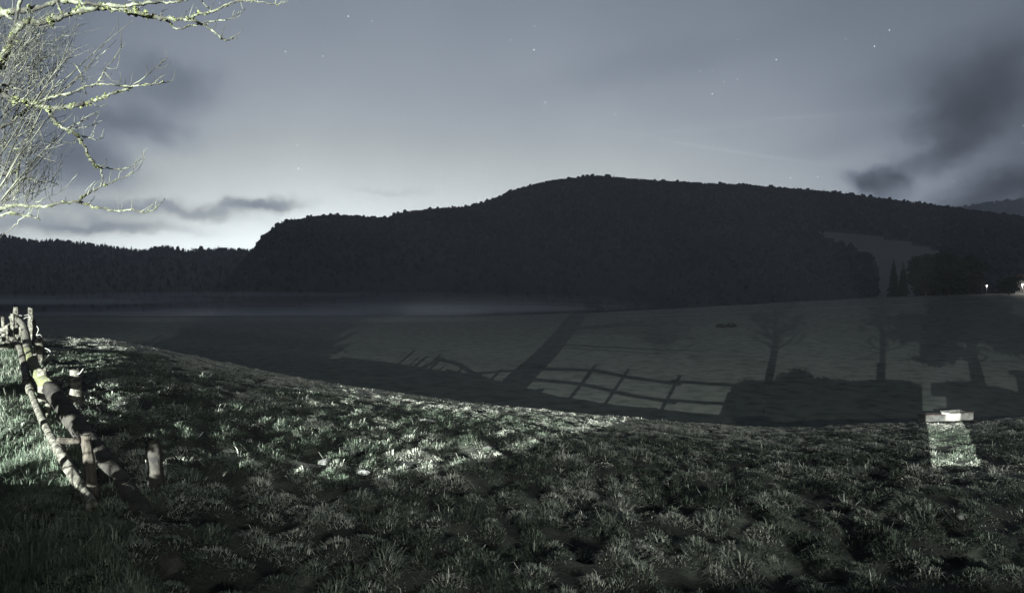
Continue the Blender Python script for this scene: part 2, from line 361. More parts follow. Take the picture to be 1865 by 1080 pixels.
FX = [-500, 0, 60, 100, 180, 245, 262, 300, 340, 375, 400, 460, 520, 700]; FY = [400, 430, 441, 440, 449, 458, 458, 451, 459, 456, 455, 457, 470, 500]
o, zf = hill('far_hills', FX, FY, 900, 2300, -20, M['hill'], .8, -500, 720, 120)
tag(o, 'low dark far hills along the left horizon')
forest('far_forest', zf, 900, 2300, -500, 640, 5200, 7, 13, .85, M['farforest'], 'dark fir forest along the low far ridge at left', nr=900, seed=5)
MX = [380, 420, 440, 463, 475, 500, 520, 545, 575, 610, 650, 680, 705, 725, 745, 800, 850, 960, 1080, 1200]
MY = [540, 505, 482, 458, 440, 418, 408, 405, 399, 397, 398, 402, 402, 394, 390, 385, 384, 430, 505, 556]
o, zf = hill('near_hill', MX, MY, 620, 1250, -14, M['hill'], .5, 380, 1200, 160, wob=.06)
tag(o, 'steep sided wooded hill left of the main summit')
forest('hill_forest', zf, 620, 1250, 385, 1150, 6000, 4.5, 8, .35, M['forest'], 'dark wood covering the steep sided hill left of the summit', nr=1500, seed=6)
BX = [600, 740, 800, 850, 880, 900, 930, 960, 1000, 1040, 1090, 1150, 1200, 1300, 1400, 1500, 1600, 1700, 1750, 1865, 2100, 2400]
BY = [470, 405, 388, 381, 374, 366, 352, 344, 334, 329, 325, 330, 334, 339, 345, 353, 365, 378, 384, 400, 430, 430]
CP = [(1490, 424), (1530, 423), (1570, 427), (1640, 439), (1690, 451), (1722, 464), (1700, 480), (1668, 496), (1662, 548), (1598, 548), (1600, 490), (1590, 466), (1540, 446)]
def inpoly(px, row, P=CP):
    ins = np.zeros(np.shape(px), bool); n = len(P)
    for i in range(n):
        (x1, y1), (x2, y2) = P[i], P[(i + 1) % n]
        c = ((y1 > row) != (y2 > row)) & (px < (x2 - x1) * (row - y1) / (y2 - y1 + 1e-9) + x1); ins ^= c
    return ins
o, zf = hill('main_hill', BX, BY, 640, 1500, -12, M['hill'], .78, 600, 2400, 420, wob=.05)
tag(o, 'long wooded mountain with a rounded summit')
me = o.data; me.materials.append(M['clearing'])
co = np.zeros(len(me.vertices) * 3); me.vertices.foreach_get('co', co); co = co.reshape(-1, 3)
for p in me.polygons:
    c = co[list(p.vertices)].mean(0)
    if c[1] < 1490 and inpoly(np.array(932.5 + F * c[0] / c[1]), np.array(550 - (c[2] - CZ) / c[1] * F)): p.material_index = 1
forest('mountain_forest', zf, 640, 1500, 640, 2300, 15000, 5, 9, .35, M['forest'], 'dark forest covering the long mountain with the rounded summit', nr=4200, seed=8, hole=lambda a, b: inpoly(a, b + 3) | inpoly(a, b - 3))
RX = [1650, 1740, 1790, 1865, 2000, 2400]; RY = [420, 380, 372, 364, 350, 340]
o, zf = hill('right_hills', RX, RY, 1700, 2800, -20, M['hill'], .8, 1640, 2400, 60)
tag(o, 'far hill rising at the right edge under the cloud')
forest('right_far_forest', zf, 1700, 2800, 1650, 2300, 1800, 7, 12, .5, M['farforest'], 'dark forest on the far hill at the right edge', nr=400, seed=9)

# ------------------------------------------------------------------ ground fog lying in the valley
def fog(name, c, r, dens, label, seed):
    R = np.random.default_rng(seed); v = []; nu, nv = 28, 10
    for j in range(nv + 1):
        ph = -math.pi / 2 + math.pi * j / nv
        for i in range(nu):
            th = 2 * math.pi * i / nu; w = 1 + .12 * math.sin(3 * th + seed) + .08 * math.sin(5 * th + 2 * seed)
            v.append((c[0] + r[0] * w * math.cos(ph) * math.cos(th), c[1] + r[1] * w * math.cos(ph) * math.sin(th), c[2] + r[2] * math.sin(ph) * (1 + .15 * math.sin(2 * th))))
    f = [(j * nu + i, j * nu + (i + 1) % nu, (j + 1) * nu + (i + 1) % nu, (j + 1) * nu + i) for j in range(nv) for i in range(nu)]
    m = bpy.data.materials.new('fog_air'); m.use_nodes = True; nt = m.node_tree; nt.nodes.remove(nt.nodes['Principled BSDF'])
    p = nt.nodes.new('ShaderNodeVolumePrincipled'); p.inputs['Density'].default_value = dens; p.inputs['Color'].default_value = (.86, .90, 1., 1)
    nt.links.new(p.outputs[0], nt.nodes['Material Output'].inputs['Volume'])
    return tag(mesh(name, v, f, m), label, 'fog', kind='stuff')
def fogbank(px, row, wpx, hpx, d, depth, dens, label, seed):
    c = at(px, row, d); fog('fog_bank', c, (wpx / F * d / 2, depth, hpx / F * d / 2), dens, label, seed)
fogbank(330, 572, 713, 27, 299, 46, 0.00165, 'widest faint layer of the left part of the fog bank', 1)
fogbank(345, 574, 620, 18, 308, 46, 0.00240, 'middle layer of the left part of the fog bank', 2)
fogbank(360, 576, 496, 10, 317, 46, 0.00330, 'low denser layer of the left part of the fog bank', 3)
fogbank(600, 567, 736, 34, 326, 46, 0.00198, 'widest faint layer of the middle of the fog bank', 4)
fogbank(615, 569, 640, 22, 335, 46, 0.00288, 'middle layer of the middle of the fog bank', 5)
fogbank(630, 571, 512, 13, 344, 46, 0.00396, 'low denser layer of the middle of the fog bank', 6)
fogbank(830, 558, 644, 37, 353, 46, 0.00132, 'widest faint layer of the right part of the fog bank', 7)
fogbank(845, 560, 560, 24, 362, 46, 0.00192, 'middle layer of the right part of the fog bank', 8)
fogbank(860, 562, 448, 14, 371, 46, 0.00264, 'low denser layer of the right part of the fog bank', 9)
fogbank(560, 545, 1000, 30, 480, 60, 0.00105, 'faint thin mist rising highest over the fog bank', 14)
fogbank(520, 582, 900, 8, 180, 26, 0.00240, 'faint ground mist drifting over the left of the meadow', 11)
tag(fog('cloud_bank', at(1835, 378, 1560), (150, 160, 34), .0022, 'low grey cloud resting on the far right end of the ridge', 12), 'low grey cloud resting on the far right end of the ridge')
fogbank(60, 550, 460, 12, 430, 40, 0.00390, 'wisp of mist in front of the far hills at left', 5)
fogbank(80, 546, 560, 20, 450, 40, 0.00240, 'faint veil around the wisp of mist at left', 7)
fogbank(420, 536, 620, 9, 520, 40, 0.00150, 'thin streak of mist higher above the fog bank', 6)

# ------------------------------------------------------------------ track across the meadow
pts = [hit(px, r) for px, r in [(1120, 577), (1300, 570.5), (1480, 563), (1640, 556), (1760, 551), (1900, 546)]]
P_ = smoothline(pts, 8); v = []; f = []
for i, p in enumerate(P_):
    t = P_[min(i + 1, len(P_) - 1)] - P_[max(i - 1, 0)]; nrm = np.array([-t[1], t[0], 0]); nrm /= np.linalg.norm(nrm) + 1e-9
    for s_ in (-.6, .6):
        q = p + nrm * s_; v.append((q[0], q[1], float(g2(q[0], q[1])) + .06))
    if i: f.append((2 * i - 2, 2 * i - 1, 2 * i + 1, 2 * i))
tag(mesh('path', v, f, M['track']), 'thin pale track slanting up across the far meadow', kind='structure')

# ------------------------------------------------------------------ trees (crown as leaf clusters)
def crown(blobs, n, size, seed, name, m, parent, origin, core=.55, squash=1.):
    R = np.random.default_rng(seed); V_ = []; w = np.array([b[3] * b[4] * b[5] for b in blobs]); w /= w.sum(); F_ = []
    k = R.choice(len(blobs), n, p=w); B = np.array([b[:6] for b in blobs])[k]
    d = R.normal(size=(n, 3)); d /= np.linalg.norm(d, axis=1)[:, None]; rr = R.random(n) ** .45
    c = B[:, :3] + d * B[:, 3:6] * rr[:, None] * (1 + (.16 * R.normal(size=(n, 1))).clip(-.3, .3))
    a = R.normal(size=(n, 3)); a /= np.linalg.norm(a, axis=1)[:, None]; b = np.cross(a, R.normal(size=(n, 3))); b /= np.linalg.norm(b, axis=1)[:, None]
    s = size * R.uniform(.5, 1.3, (n, 1)); v = np.stack([c - a * s, c + b * s * .5, c + a * s, c - b * s * .5], 1) - np.asarray(origin)
    f = np.arange(n * 4).reshape(n, 4)
    return mesh(name, v.reshape(-1, 3), f, m, parent, smooth=False)
def broad_tree(name, base, h, w, label, group=None, n=2600, size=.5, seed=1, trunk=.35, m='leaf', low=.15, cat='tree', leanx=0.):
    base = np.array(base, float); R = np.random.default_rng(seed); e = empty(name, base); tag(e, label, cat, group)
    top = base + (leanx, 0, h * .75)
    MB(base).tube(smoothline([base - (0, 0, .3), base + (.1 * leanx, 0, h * .25), base + (.6 * leanx, 0, h * .5), top], 3), np.linspace(trunk, trunk * .3, 10), 9, .15, seed).build('trunk', M['bark'], e)
    b = MB(base)
    for i in range(7):
        a = i * 2.4 + R.random(); z0 = h * (.3 + .06 * i); q = base + (leanx * z0 / h, 0, z0); r_ = w * .42
        b.tube(smoothline([q, q + (math.cos(a) * r_ * .5, math.sin(a) * r_ * .5, h * .1), q + (math.cos(a) * r_, math.sin(a) * r_, h * .16)], 3), np.linspace(trunk * .35, .03, 7), 6, .1, seed + i)
    b.build('limb', M['bark'], e)
    blobs = []
    for i in range(12):
        a = R.random() * 6.3; rr = w * .33 * math.sqrt(R.random()); zz = h * (low + .12 + (1 - low - .25) * R.random())
        blobs.append((base[0] + leanx * zz / h + math.cos(a) * rr, base[1] + math.sin(a) * rr, base[2] + zz, w * .24, w * .24, h * .15))
    blobs.append((base[0] + leanx * .6, base[1], base[2] + h * (.5 + low / 2), w * .36, w * .36, h * (.5 - low / 2) * .9))
    crown(blobs, n, size, seed, 'crown', M[m], e, base); return e
def conifer(name, base, h, w, label, group=None, seed=1, n=26, m='needle', low=.06):
    base = np.array(base, float); R = np.random.default_rng(seed); e = empty(name, base); tag(e, label, 'tree', group)
    MB(base).tube([base - (0, 0, .3), base + (0, 0, h * .5), base + (0, 0, h * .98)], [h * .018, h * .011, .02], 8).build('trunk', M['bark'], e)
    v = []; f = []
    for i in range(n):
        t = i / (n - 1); z = h * (low + (1 - low) * t); r0 = w * .5 * (1 - t) ** .85 + .03 * w; k = 11 if t < .8 else 7
        for j in range(k):
            a = 6.283 * (j + R.random()) / k; r = r0 * R.uniform(.65, 1.15); dz = -r * R.uniform(.25, .55); wd = r * .30
            c, s = math.cos(a), math.sin(a); b0 = len(v)
            v += [(0, 0, z), (c * r * .55 - s * wd, s * r * .55 + c * wd, z + dz * .45 - .02 * h), (c * r, s * r, z + dz), (c * r * .55 + s * wd, s * r * .55 - c * wd, z + dz * .45 - .02 * h), (c * r * .55, s * r * .55, z + dz * .3 + .012 * h)]
            f += [(b0, b0 + 1, b0 + 4), (b0 + 1, b0 + 2, b0 + 4), (b0 + 2, b0 + 3, b0 + 4), (b0 + 3, b0, b0 + 4)]
    mesh('crown', v, f, M[m], e, smooth=False); return e
def far_base(px, d): 
    x = (px - 932.5) / F * d; return np.array([x, d, float(g2(np.array(x), np.array(d)))])
d = 235.
for px, top, bot, wpx, sd, lab in [(1628, 472, 545, 22, 1, 'narrow dark conifer, left one of the close pair before the pale clearing'), (1645, 476, 545, 20, 2, 'narrow dark conifer, right one of the close pair before the pale clearing')]:
    b = far_base(px, d); h = CZ + (550 - top) / F * d - b[2]; conifer('dark_conifer', b, h, wpx / F * d * 1.25, lab, 'dark trees at the far edge of the meadow', sd)
for px, top, wpx, sd, lab in [(1686, 464, 62, 3, 'round topped dark tree beside the conifer pair'), (1728, 457, 70, 4, 'tallest dense dark tree in the clump at the right of the meadow'), (1765, 466, 50, 5, 'dark tree at the right end of the clump near the lit yard')]:
    b = far_base(px, d + sd); h = CZ + (550 - top) / F * d - b[2]; broad_tree('dark_tree', b, h, wpx / F * d * 1.15, lab, 'dark trees at the far edge of the meadow', 5200, .75, sd, .4, 'needle', 0.)
b = far_base(1838, 222.); broad_tree('round_tree', b, CZ + (550 - 503) / F * 222 - b[2], 8.2, 'small round dark tree silhouetted before the lit yard', None, 2500, .45, 8, .3, 'needle', .12)
b = hit(1322, 596); e = empty('bush', b); tag(e, 'low dark bush alone on the pale far meadow', 'bush')
crown([(b[0] - 1, b[1], b[2] + .3, 1.3, 1., .5), (b[0] + 1.2, b[1], b[2] + .35, 1.2, 1., .55)], 700, .22, 4, 'foliage', M['needle'], e, b)
MB(b).tube([b, b + (0, 0, .5)], [.06, .03], 6).build('stem', M['bark'], e)

# lit farmyard at the right edge
def lamp_post(base, h, label, strength, W_):
    e = empty('yard_lamp', base); tag(e, label, 'lamp', 'lamps of the far farmyard')
    MB(base).tube([np.array(base), np.array(base) + (0, 0, h)], [.09, .06], 8).build('post', M['metal'], e)
    MB(base).box(np.array(base) + (0, .1, h + .07), (.5, .5, .12), 0, .7).build('hood', M['metal'], e)
    MB(base).box(np.array(base) + (0, -.05, h - .17), (.34, .34, .3), 0, 1.1).build('bulb_glass', emis('lit_lamp_glass', (1., .97, .9), strength), e)
    l = bpy.data.lights.new('lamp_glow', 'POINT'); l.energy = W_; l.color = (1, .93, .85); l.shadow_soft_size = .15
    lo = link(bpy.data.objects.new('lamp_glow', l), e); lo.location = (0, -.45, h - .3)
b = far_base(1797, 228.); lamp_post(b, 3.0, 'small lit white lamp post between the dark clump and the round tree', 2.5, 260)
b = far_base(1862, 228.); lamp_post(b, 3.4, 'bright lit lamp before the farmhouse wall at the right edge', 8, 2600)
hb = far_base(1895, 236.); e = empty('farmhouse', hb); tag(e, 'farmhouse wall glowing in lamplight at the right edge beyond the meadow', 'house')
MB(hb).box(hb + (0, 3, 2.4), (9, 6, 5.4)).build('wall', M['plaster'], e, False)
rv = [(-5, -.6, 5.0), (5, -.6, 5.0), (5, 6.6, 5.0), (-5, 6.6, 5.0), (-5, 3, 7.2), (5, 3, 7.2)]
mesh('roof', rv, [(0, 1, 5, 4), (2, 3, 4, 5), (0, 4, 3), (1, 2, 5), (0, 3, 2, 1)], M['roof'], e, False)
for k in (-2.6, 0, 2.6): MB(hb).box(hb + (k, -.02, 3.6), (1., .08, 1.2)).build('window', M['metal'], e, False)
MB(hb).box(hb + (-1.3, -.03, 1.05), (1., .1, 2.1)).build('door', M['brown'], e, False)
b = far_base(1789, 226.); tag(MB().tube([b, b + (0, 0, 4.4)], [.13, .1], 8).build('wooden_pole', M['brown']), 'brown wooden pole just left of the small lit lamp post', 'pole')

# ------------------------------------------------------------------ grass
def blades(name, px0, px1, d0, d1, nclump, nb, hmin, hmax, m, label, seed, dens=None, lean=.7, spread=.10, shift=0.):
    R = np.random.default_rng(seed)
    d = np.sqrt(R.uniform(d0 ** 2, d1 ** 2, nclump * 3)); px = R.uniform(px0, px1, nclump * 3); x = (px - 932.5) / F * d
    g = fbm(x / .85, d / .7, 1, 2); pr = dens(x, d, px, g); k = R.random(len(d)) < pr; x, d, g, px = x[k][:nclump], d[k][:nclump], g[k][:nclump], px[k][:nclump]
    n = len(x); ct = R.normal(0, .16, n) + (fbm(x / 1.3, d / 1.3, 6, 2) - .5) * 1.1 + shift; hs = R.uniform(hmin, hmax, n) * (.45 + 1.1 * np.clip((g - .3) * 2, 0, 1))
    i = np.repeat(np.arange(n), nb); N = len(i); a = R.uniform(0, 6.283, N); r = np.abs(R.normal(0, spread, N)) * (1 + d[i] * .02)
    bx = x[i] + np.cos(a) * r; by = d[i] + np.sin(a) * r; bz = zg(bx, by) - .01
    a2 = a + R.normal(0, .6, N); ln = np.clip(R.normal(lean, .35, N), .05, 1.6); H = hs[i] * R.uniform(.5, 1.2, N); w = (.0018 + .00045 * d[i]) * R.uniform(.7, 1.4, N)
    ca, sa = np.cos(a2), np.sin(a2); pa = a2 + 1.57 + R.normal(0, .5, N); wx, wy = np.cos(pa) * w, np.sin(pa) * w
    B = np.stack([bx, by, bz], 1); Wv = np.stack([wx, wy, 0 * w], 1)
    Md = B + np.stack([ca * H * ln * .35, sa * H * ln * .35, H * .62], 1); Tp = B + np.stack([ca * H * ln, sa * H * ln, H * np.clip(1 - ln * .35, .35, 1)], 1)
    v = np.stack([B - Wv, B + Wv, Md + Wv * .75, Md - Wv * .75, Tp], 1); o_ = np.arange(N)[:, None] * 5
    f = np.concatenate([o_ + np.array([[0, 1, 2]]), o_ + np.array([[0, 2, 3]]), o_ + np.array([[3, 2, 4]])]); t = np.clip(ct[i] + .42 + R.normal(0, .18, N), 0, 1)
    return tag(mesh(name, v.reshape(-1, 3), f, m, smooth=False, tint=np.repeat(t, 5)), label, 'grass', kind='stuff')
isl = lambda x, d, px: sm(60, -60, (px - 40) - (d - 8) * 0 - 190 * sm(9, 13, d) * 0 - 190 * (1 - sm(8, 16, d)))
def tussocks(name, px0, px1, d0, d1, m, label, seed, c=.46):
    R = np.random.default_rng(seed); X0 = int((px0 - 932.5) / F * d1 / c) - 1; X1 = int((px1 - 932.5) / F * d1 / c) + 1
    gx, gy = np.meshgrid(np.arange(X0, X1), np.arange(int(d0 / c), int(d1 / c))); gx = gx.ravel(); gy = gy.ravel(); a = gx & 511; b = gy & 511
    cx = (gx + .15 + .7 * TJ[0][a, b]) * c; cy = (gy + .15 + .7 * TJ[1][a, b]) * c; ppx = 932.5 + F * cx / cy; k = (TJ[3][a, b] > .22) & (ppx > px0) & (ppx < px1)
    cx, cy, rr, hh_ = cx[k], cy[k], .13 + .13 * TJ[2][a, b][k], TJ[3][a, b][k]; n = len(cx)
    nb = (np.clip(3500 / (cy + 3) * (rr / .2) ** 1.5, 42, 260) * (1 - .55 * sm(24, 27, cy) * (cx / cy < .27))).astype(int); i = np.repeat(np.arange(n), nb); N = len(i)
    tone = R.normal(0, .16, n) + (fbm(cx / 1.6, cy / 1.6, 6, 2) - .5) * 1.1 + .62 * sm(20, 26, cy); tall = np.exp(R.normal(-.1, .32, n)) * (1 - .35 * sm(16, 24, cy))  # litter tone raised towards the brow, painting the lit crest into the tint
    th = R.uniform(0, 6.283, N); r = rr[i] * 1.15 * np.sqrt(R.random(N)); bx = cx[i] + np.cos(th) * r; by = cy[i] + np.sin(th) * r
    f_ = r / rr[i]; a2 = th + R.normal(0, .7, N) + .35 * np.sin(cx[i] * 1.3); ln = np.clip(.45 + .95 * f_ + R.normal(0, .45, N), .05, 2.2); H = tall[i] * (.062 + .062 * hh_[i]) * R.uniform(.45, 1.3, N)
    long = (R.random(N) > .985) & (cy[i] < 20); H = np.where(long, H * 1.9, H); w = (.0018 + .00042 * cy[i]) * R.uniform(.6, 1.5, N)
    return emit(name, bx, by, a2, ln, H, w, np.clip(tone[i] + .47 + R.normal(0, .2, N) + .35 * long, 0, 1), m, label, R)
def emit(name, bx, by, a2, ln, H, w, t, m, label, R):
    N = len(bx); bz = zg(bx, by) - .012; ca, sa = np.cos(a2), np.sin(a2); pa = a2 + 1.57 + R.normal(0, .5, N)
    Wv = np.stack([np.cos(pa) * w, np.sin(pa) * w, 0 * w], 1); B = np.stack([bx, by, bz], 1)
    Md = B + np.stack([ca * H * ln * .35, sa * H * ln * .35, H * .62], 1); Tp = B + np.stack([ca * H * ln, sa * H * ln, H * np.clip(1 - ln * .45, .12, 1)], 1)
    v = np.stack([B - Wv, B + Wv, Md + Wv * .75, Md - Wv * .75, Tp], 1); o_ = np.arange(N)[:, None] * 5
    f = np.concatenate([o_ + np.array([[0, 1, 2]]), o_ + np.array([[0, 2, 3]]), o_ + np.array([[3, 2, 4]])])
    return tag(mesh(name, v.reshape(-1, 3), f, m, smooth=False, tint=np.repeat(t, 5)), label, 'grass', kind='stuff')
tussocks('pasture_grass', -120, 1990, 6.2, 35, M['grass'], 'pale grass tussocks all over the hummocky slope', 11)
blades('fine_grass', -120, 1990, 6.5, 33, 9000, 11, .03, .07, M['grass'], 'short thin grass between the tussocks', 12,
       dens=lambda x, d, px, g: np.clip((g - .42) * 4, .03, 1), spread=.16)
blades('lush_grass', -260, 300, 6.5, 20, 5200, 22, .10, .24, M['lush'], 'long fresh green grass left of the log fence', 13,
       dens=lambda x, d, px, g: (x < -4.9 - (d - 8.2) * .84 + .2) * .9, lean=.5, spread=.12)

# ------------------------------------------------------------------ stones
SL = [(886, 819, .20, .09, 'pale flat stone, brightest on the middle of the slope'), (775, 771, .42, .08, 'long flat pale stone slab below the lit crest'), (1042, 803, .22, .08, 'small pale stone right of the bright flat stone'),
      (731, 1033, .16, .08, 'pale stone at the bottom of the slope, left of centre'), (594, 846, .20, .12, 'dull stone among the lit tussocks'), (659, 856, .19, .10, 'dull stone right of the lit tussocks'), (731, 855, .12, .08, 'small rounded stone between two lit tussocks'),
      (686, 940, .12, .09, 'small grey stone in the dark lower slope'), (1752, 958, .14, .09, 'pale stone near the lower right of the slope'), (1457, 803, .16, .10, 'tiny white stone on the dark right of the slope'),
      (1690, 770, .25, .12, 'stone at the foot of the grey block'), (205, 738, .36, .06, 'flat pale stone right of the fence'), (1006, 880, .10, .07, 'small pale stone below the lit slope, right of centre')]
for i, (px, row, w, h, lab) in enumerate(SL):
    p = hit(px, row); p[2] = float(zg(np.array(p[0]), np.array(p[1]))) ; R = np.random.default_rng(i); v = []
    for j, (zz, s_) in enumerate(((-.5, .8), (.25, 1.), (.8, .75), (1.05, .3))):
        for k in range(8): a = k * .785 + R.random() * .3; q = s_ * R.uniform(.5, .95); v.append((math.cos(a) * w * q, math.sin(a) * w * .6 * q, zz * h * .7 * R.uniform(.85, 1.1)))
    f = [(j * 8 + k, j * 8 + (k + 1) % 8, (j + 1) * 8 + (k + 1) % 8, (j + 1) * 8 + k) for j in range(3) for k in range(8)] + [tuple(range(24, 32))]
    o = mesh('stone', v, f, M['stone'], smooth=False); o.location = tuple(p + (0, 0, .015)); o.rotation_euler = (R.normal(0, .15), R.normal(0, .15), R.normal(0, .3))
    tag(o, lab, 'stone', 'stones lying on the slope')
p = hit(1391, 752); tag(MB().tube([p, p + (.03, 0, 1.5)], [.04, .03], 7).build('stake', M['twig']), 'thin pale stake standing just beyond the crest', 'stake')

# ------------------------------------------------------------------ water trough and block on the crest
d = 29.5; p0 = at(1728, 768, d); p1 = at(1779, 762, d + .5); p0[2] += .02
ang = math.atan2(p1[1] - p0[1], p1[0] - p0[0]); c = (p0 + p1) / 2; e = empty('water_trough', (c[0], c[1], p0[2] - .04), ang); tag(e, 'white sided rectangular water trough standing on the crest at right', 'trough')
Lh = 1.20; hh = .36; Wd = .55
def lb(n, c_, s_, m_): return MB().box(c_, s_).build(n, M[m_], e, False)
lb('front_panel', (0, 0, hh / 2), (Lh, .04, hh), 'white'); lb('back_panel', (0, Wd, hh / 2), (Lh, .04, hh), 'grey')
lb('end_panel', (-Lh / 2 + .02, Wd / 2, hh / 2 - .002), (.04, Wd - .045, hh), 'white'); lb('end_panel', (Lh / 2 - .02, Wd / 2, hh / 2 - .002), (.04, Wd - .045, hh), 'white')
lb('rim', (0, -.0, hh + .03), (Lh + .06, .07, .05), 'rust'); lb('rim', (0, Wd, hh + .03), (Lh + .06, .07, .05), 'grey')
lb('bottom', (0, Wd / 2, .05), (Lh - .09, Wd - .05, .05), 'rust'); lb('water', (0, Wd / 2, .26), (Lh - .09, Wd - .05, .01), 'metal')
p = at(1706, 769, d + .3); e = empty('concrete_block', p, ang * .3); tag(e, 'low grey concrete block left of the white trough', 'block')
MB().box((0, .3, .12), (1.0, .5, .30)).build('slab', M['grey'], e, False); MB().box((0, .3, .30), (1.05, .55, .05)).build('cap', M['rust'], e, False)
v = []; f = []
for i in range(24):
    a = i * math.pi / 12; px, r = 1742 + math.cos(a) * 70, 771.5 - math.sin(a) * 5 ; q = at(px, r, 29.2 - 1.6 * -math.sin(a)); q[2] = float(zfore(q[0], q[1])) + .09; v.append(q)
v.append(np.mean(v, axis=0)); f = [(24, i, (i + 1) % 24) for i in range(24)]
tag(mesh('mud_patch', v, f, M['mud']), 'bare brown mud around the trough', kind='structure')

# ------------------------------------------------------------------ bare lichened tree at the left
S1 = 560 / 1375.
def zA(pts): return [(x * S1, y * S1) for x, y in pts]
TD = 9.0
tb = np.array([-11.75, 9.6, float(zg(np.array(-11.75), np.array(9.6)))]); tree = empty('bare_tree', tb)
tag(tree, 'leafless lichen-covered tree reaching in from the upper left', 'tree')
cr_ = np.array([-11.3, 9.5, 6.2])
MB(tb).tube(smoothline([tb - (0, 0, .4), tb + (.05, 0, .8), tb + (.05, -.05, 2.2), cr_ + (-.25, 0, 0), cr_ + (-.5, 0, 2.6)], 5), np.r_[1.5, 1.28, 1.1, .98, .90, np.linspace(.86, .42, 16)], 14, .16, 3).build('trunk', M['bark'], tree)
LIMBS = [  # (pixel polyline on the photo's upper-left zoom, radius start, end in px, depth)
 ([(-260, 420), (-60, 330), (0, 280), (35, 220), (70, 140), (120, 95), (170, 105), (230, 88), (280, 75), (350, 52), (420, 40), (480, 36), (560, 46), (640, 70)], 17, 9, 9.0),
 ([(560, 46), (620, 62), (680, 78), (740, 82), (800, 88), (850, 90), (910, 112)], 10, 5, 9.0),
 ([(910, 108), (950, 138), (985, 170), (1010, 182), (1035, 172), (1060, 175)], 5, 2, 8.9),
 ([(700, 78), (745, 92), (790, 132), (850, 118), (905, 105), (960, 98), (1020, 90), (1060, 65), (1096, 38)], 4.5, 1.3, 9.1),
 ([(280, 8), (360, 14), (440, 22), (540, 30), (610, 24), (680, 10), (760, 12), (820, 2), (870, -15)], 9, 4, 8.7),
 ([(840, 85), (880, 68), (945, 58), (1000, 30), (1055, 10), (1120, 8), (1200, 16), (1245, 22), (1300, 0)], 5.5, 1.2, 8.8),
 ([(890, -10), (920, 25), (945, 55)], 3.5, 3, 8.8),
 ([(-60, 90), (20, 60), (90, 50), (150, 45), (230, 15), (300, -10)], 13, 7, 9.5),
 ([(100, -20), (75, 60), (70, 140)], 7, 5, 9.3), ([(255, -20), (262, 30), (282, 78)], 6, 4, 8.9),
 ([(-80, -10), (-10, 30), (60, 90)], 9, 6, 9.4),
 ([(-200, 440), (-80, 400), (0, 410), (45, 440), (110, 455), (160, 470), (220, 482), (300, 482), (370, 466), (430, 450), (480, 428), (550, 402), (620, 382), (690, 376), (738, 370)], 14, 2.4, 8.6),
 ([(-60, 370), (0, 378), (40, 388), (95, 402)], 8, 4, 8.4),
 ([(180, 455), (235, 436), (330, 412), (400, 386), (468, 378), (540, 386), (620, 382)], 5.5, 3, 8.5),
 ([(690, 376), (716, 350), (745, 330)], 2.2, .8, 8.5), ([(600, 380), (650, 345), (700, 302), (745, 260)], 2.6, .8, 8.5),
 ([(425, 380), (462, 330), (470, 310), (505, 270), (530, 232), (562, 195)], 3, 1., 8.4), ([(465, 320), (470, 275)], 1.4, .6, 8.4),
 ([(335, 283), (362, 330), (372, 380), (385, 432)], 3, 2, 8.6), ([(400, 450), (440, 478), (482, 462)], 2.4, 1., 8.5),
 ([(215, 485), (248, 548), (290, 576), (340, 602), (370, 640), (395, 690), (418, 735), (450, 755)], 6.5, 5, 8.7),
 ([(450, 752), (490, 755), (540, 760), (590, 744), (630, 712), (652, 700)], 3.6, 1., 8.7), ([(600, 740), (612, 712), (634, 692)], 1.6, .7, 8.7), ([(445, 748), (470, 735), (480, 710)], 3, 1.4, 8.7),
 ([(285, 580), (350, 550), (400, 520), (441, 500)], 3, 1.4, 8.7), ([(300, 582), (380, 568), (430, 552), (462, 540)], 2.6, 1.1, 8.7), ([(340, 602), (400, 618), (440, 626), (470, 605)], 3, 1., 8.8), ([(236, 622), (290, 640), (350, 632), (390, 612)], 2.4, 1.5, 8.9),
 ([(-160, 900), (-60, 925), (0, 930), (60, 918), (130, 922), (190, 926), (250, 914), (330, 902), (400, 920), (460, 934), (530, 944), (585, 938), (640, 950), (690, 938), (722, 908), (738, 886)], 9.5, 1.4, 8.2),
 ([(345, 902), (392, 868), (440, 840), (500, 814), (550, 794), (598, 758), (640, 712)], 5.6, 1.1, 8.2), ([(560, 788), (612, 765), (650, 702)], 2.4, .8, 8.2), ([(452, 832), (456, 795), (448, 758)], 3, 2.6, 8.3),
 ([(584, 940), (590, 888)], 2., 1., 8.2), ([(390, 872), (415, 818)], 2.2, .9, 8.2), ([(-60, 975), (0, 965), (50, 950), (100, 962), (140, 968), (182, 985)], 6, 3.5, 8.0),
 ([(160, 905), (220, 880), (290, 842), (350, 775)], 2.6, .9, 8.1), ([(110, 970), (55, 1015), (0, 1062)], 2.2, .9, 8.0),
 ([(-40, 790), (40, 775), (80, 760), (85, 700), (60, 675)], 6, 4, 9.2), ([(70, 812), (120, 800), (170, 812), (225, 815), (265, 830)], 4.5, 1.5, 9.1), ([(80, 740), (78, 850)], 6, 4, 9.0),
 ([(-60, 590), (30, 560), (90, 520), (150, 470)], 7, 4, 9.3), ([(-60, 660), (20, 655), (80, 668), (110, 700)], 6, 2.5, 9.4)]
twb = MB(tb); lic = MB(tb); RT = np.random.default_rng(21)
def limb3(pts, r0, r1, dep, i, n=8):
    q = smoothline(zA(pts), 5); m_ = len(q); wob = np.cumsum(RT.normal(0, .025, m_)); wob -= np.linspace(0, wob[-1], m_)
    P = np.array([at(a + RT.normal(0, .9), b_ + RT.normal(0, .9), dep + w_) for (a, b_), w_ in zip(q, wob)])
    rad = np.linspace(r0, r1, m_) * S1 / F * dep * (1 + .22 * RT.normal(size=m_).clip(-1, 1.5)); return P, rad
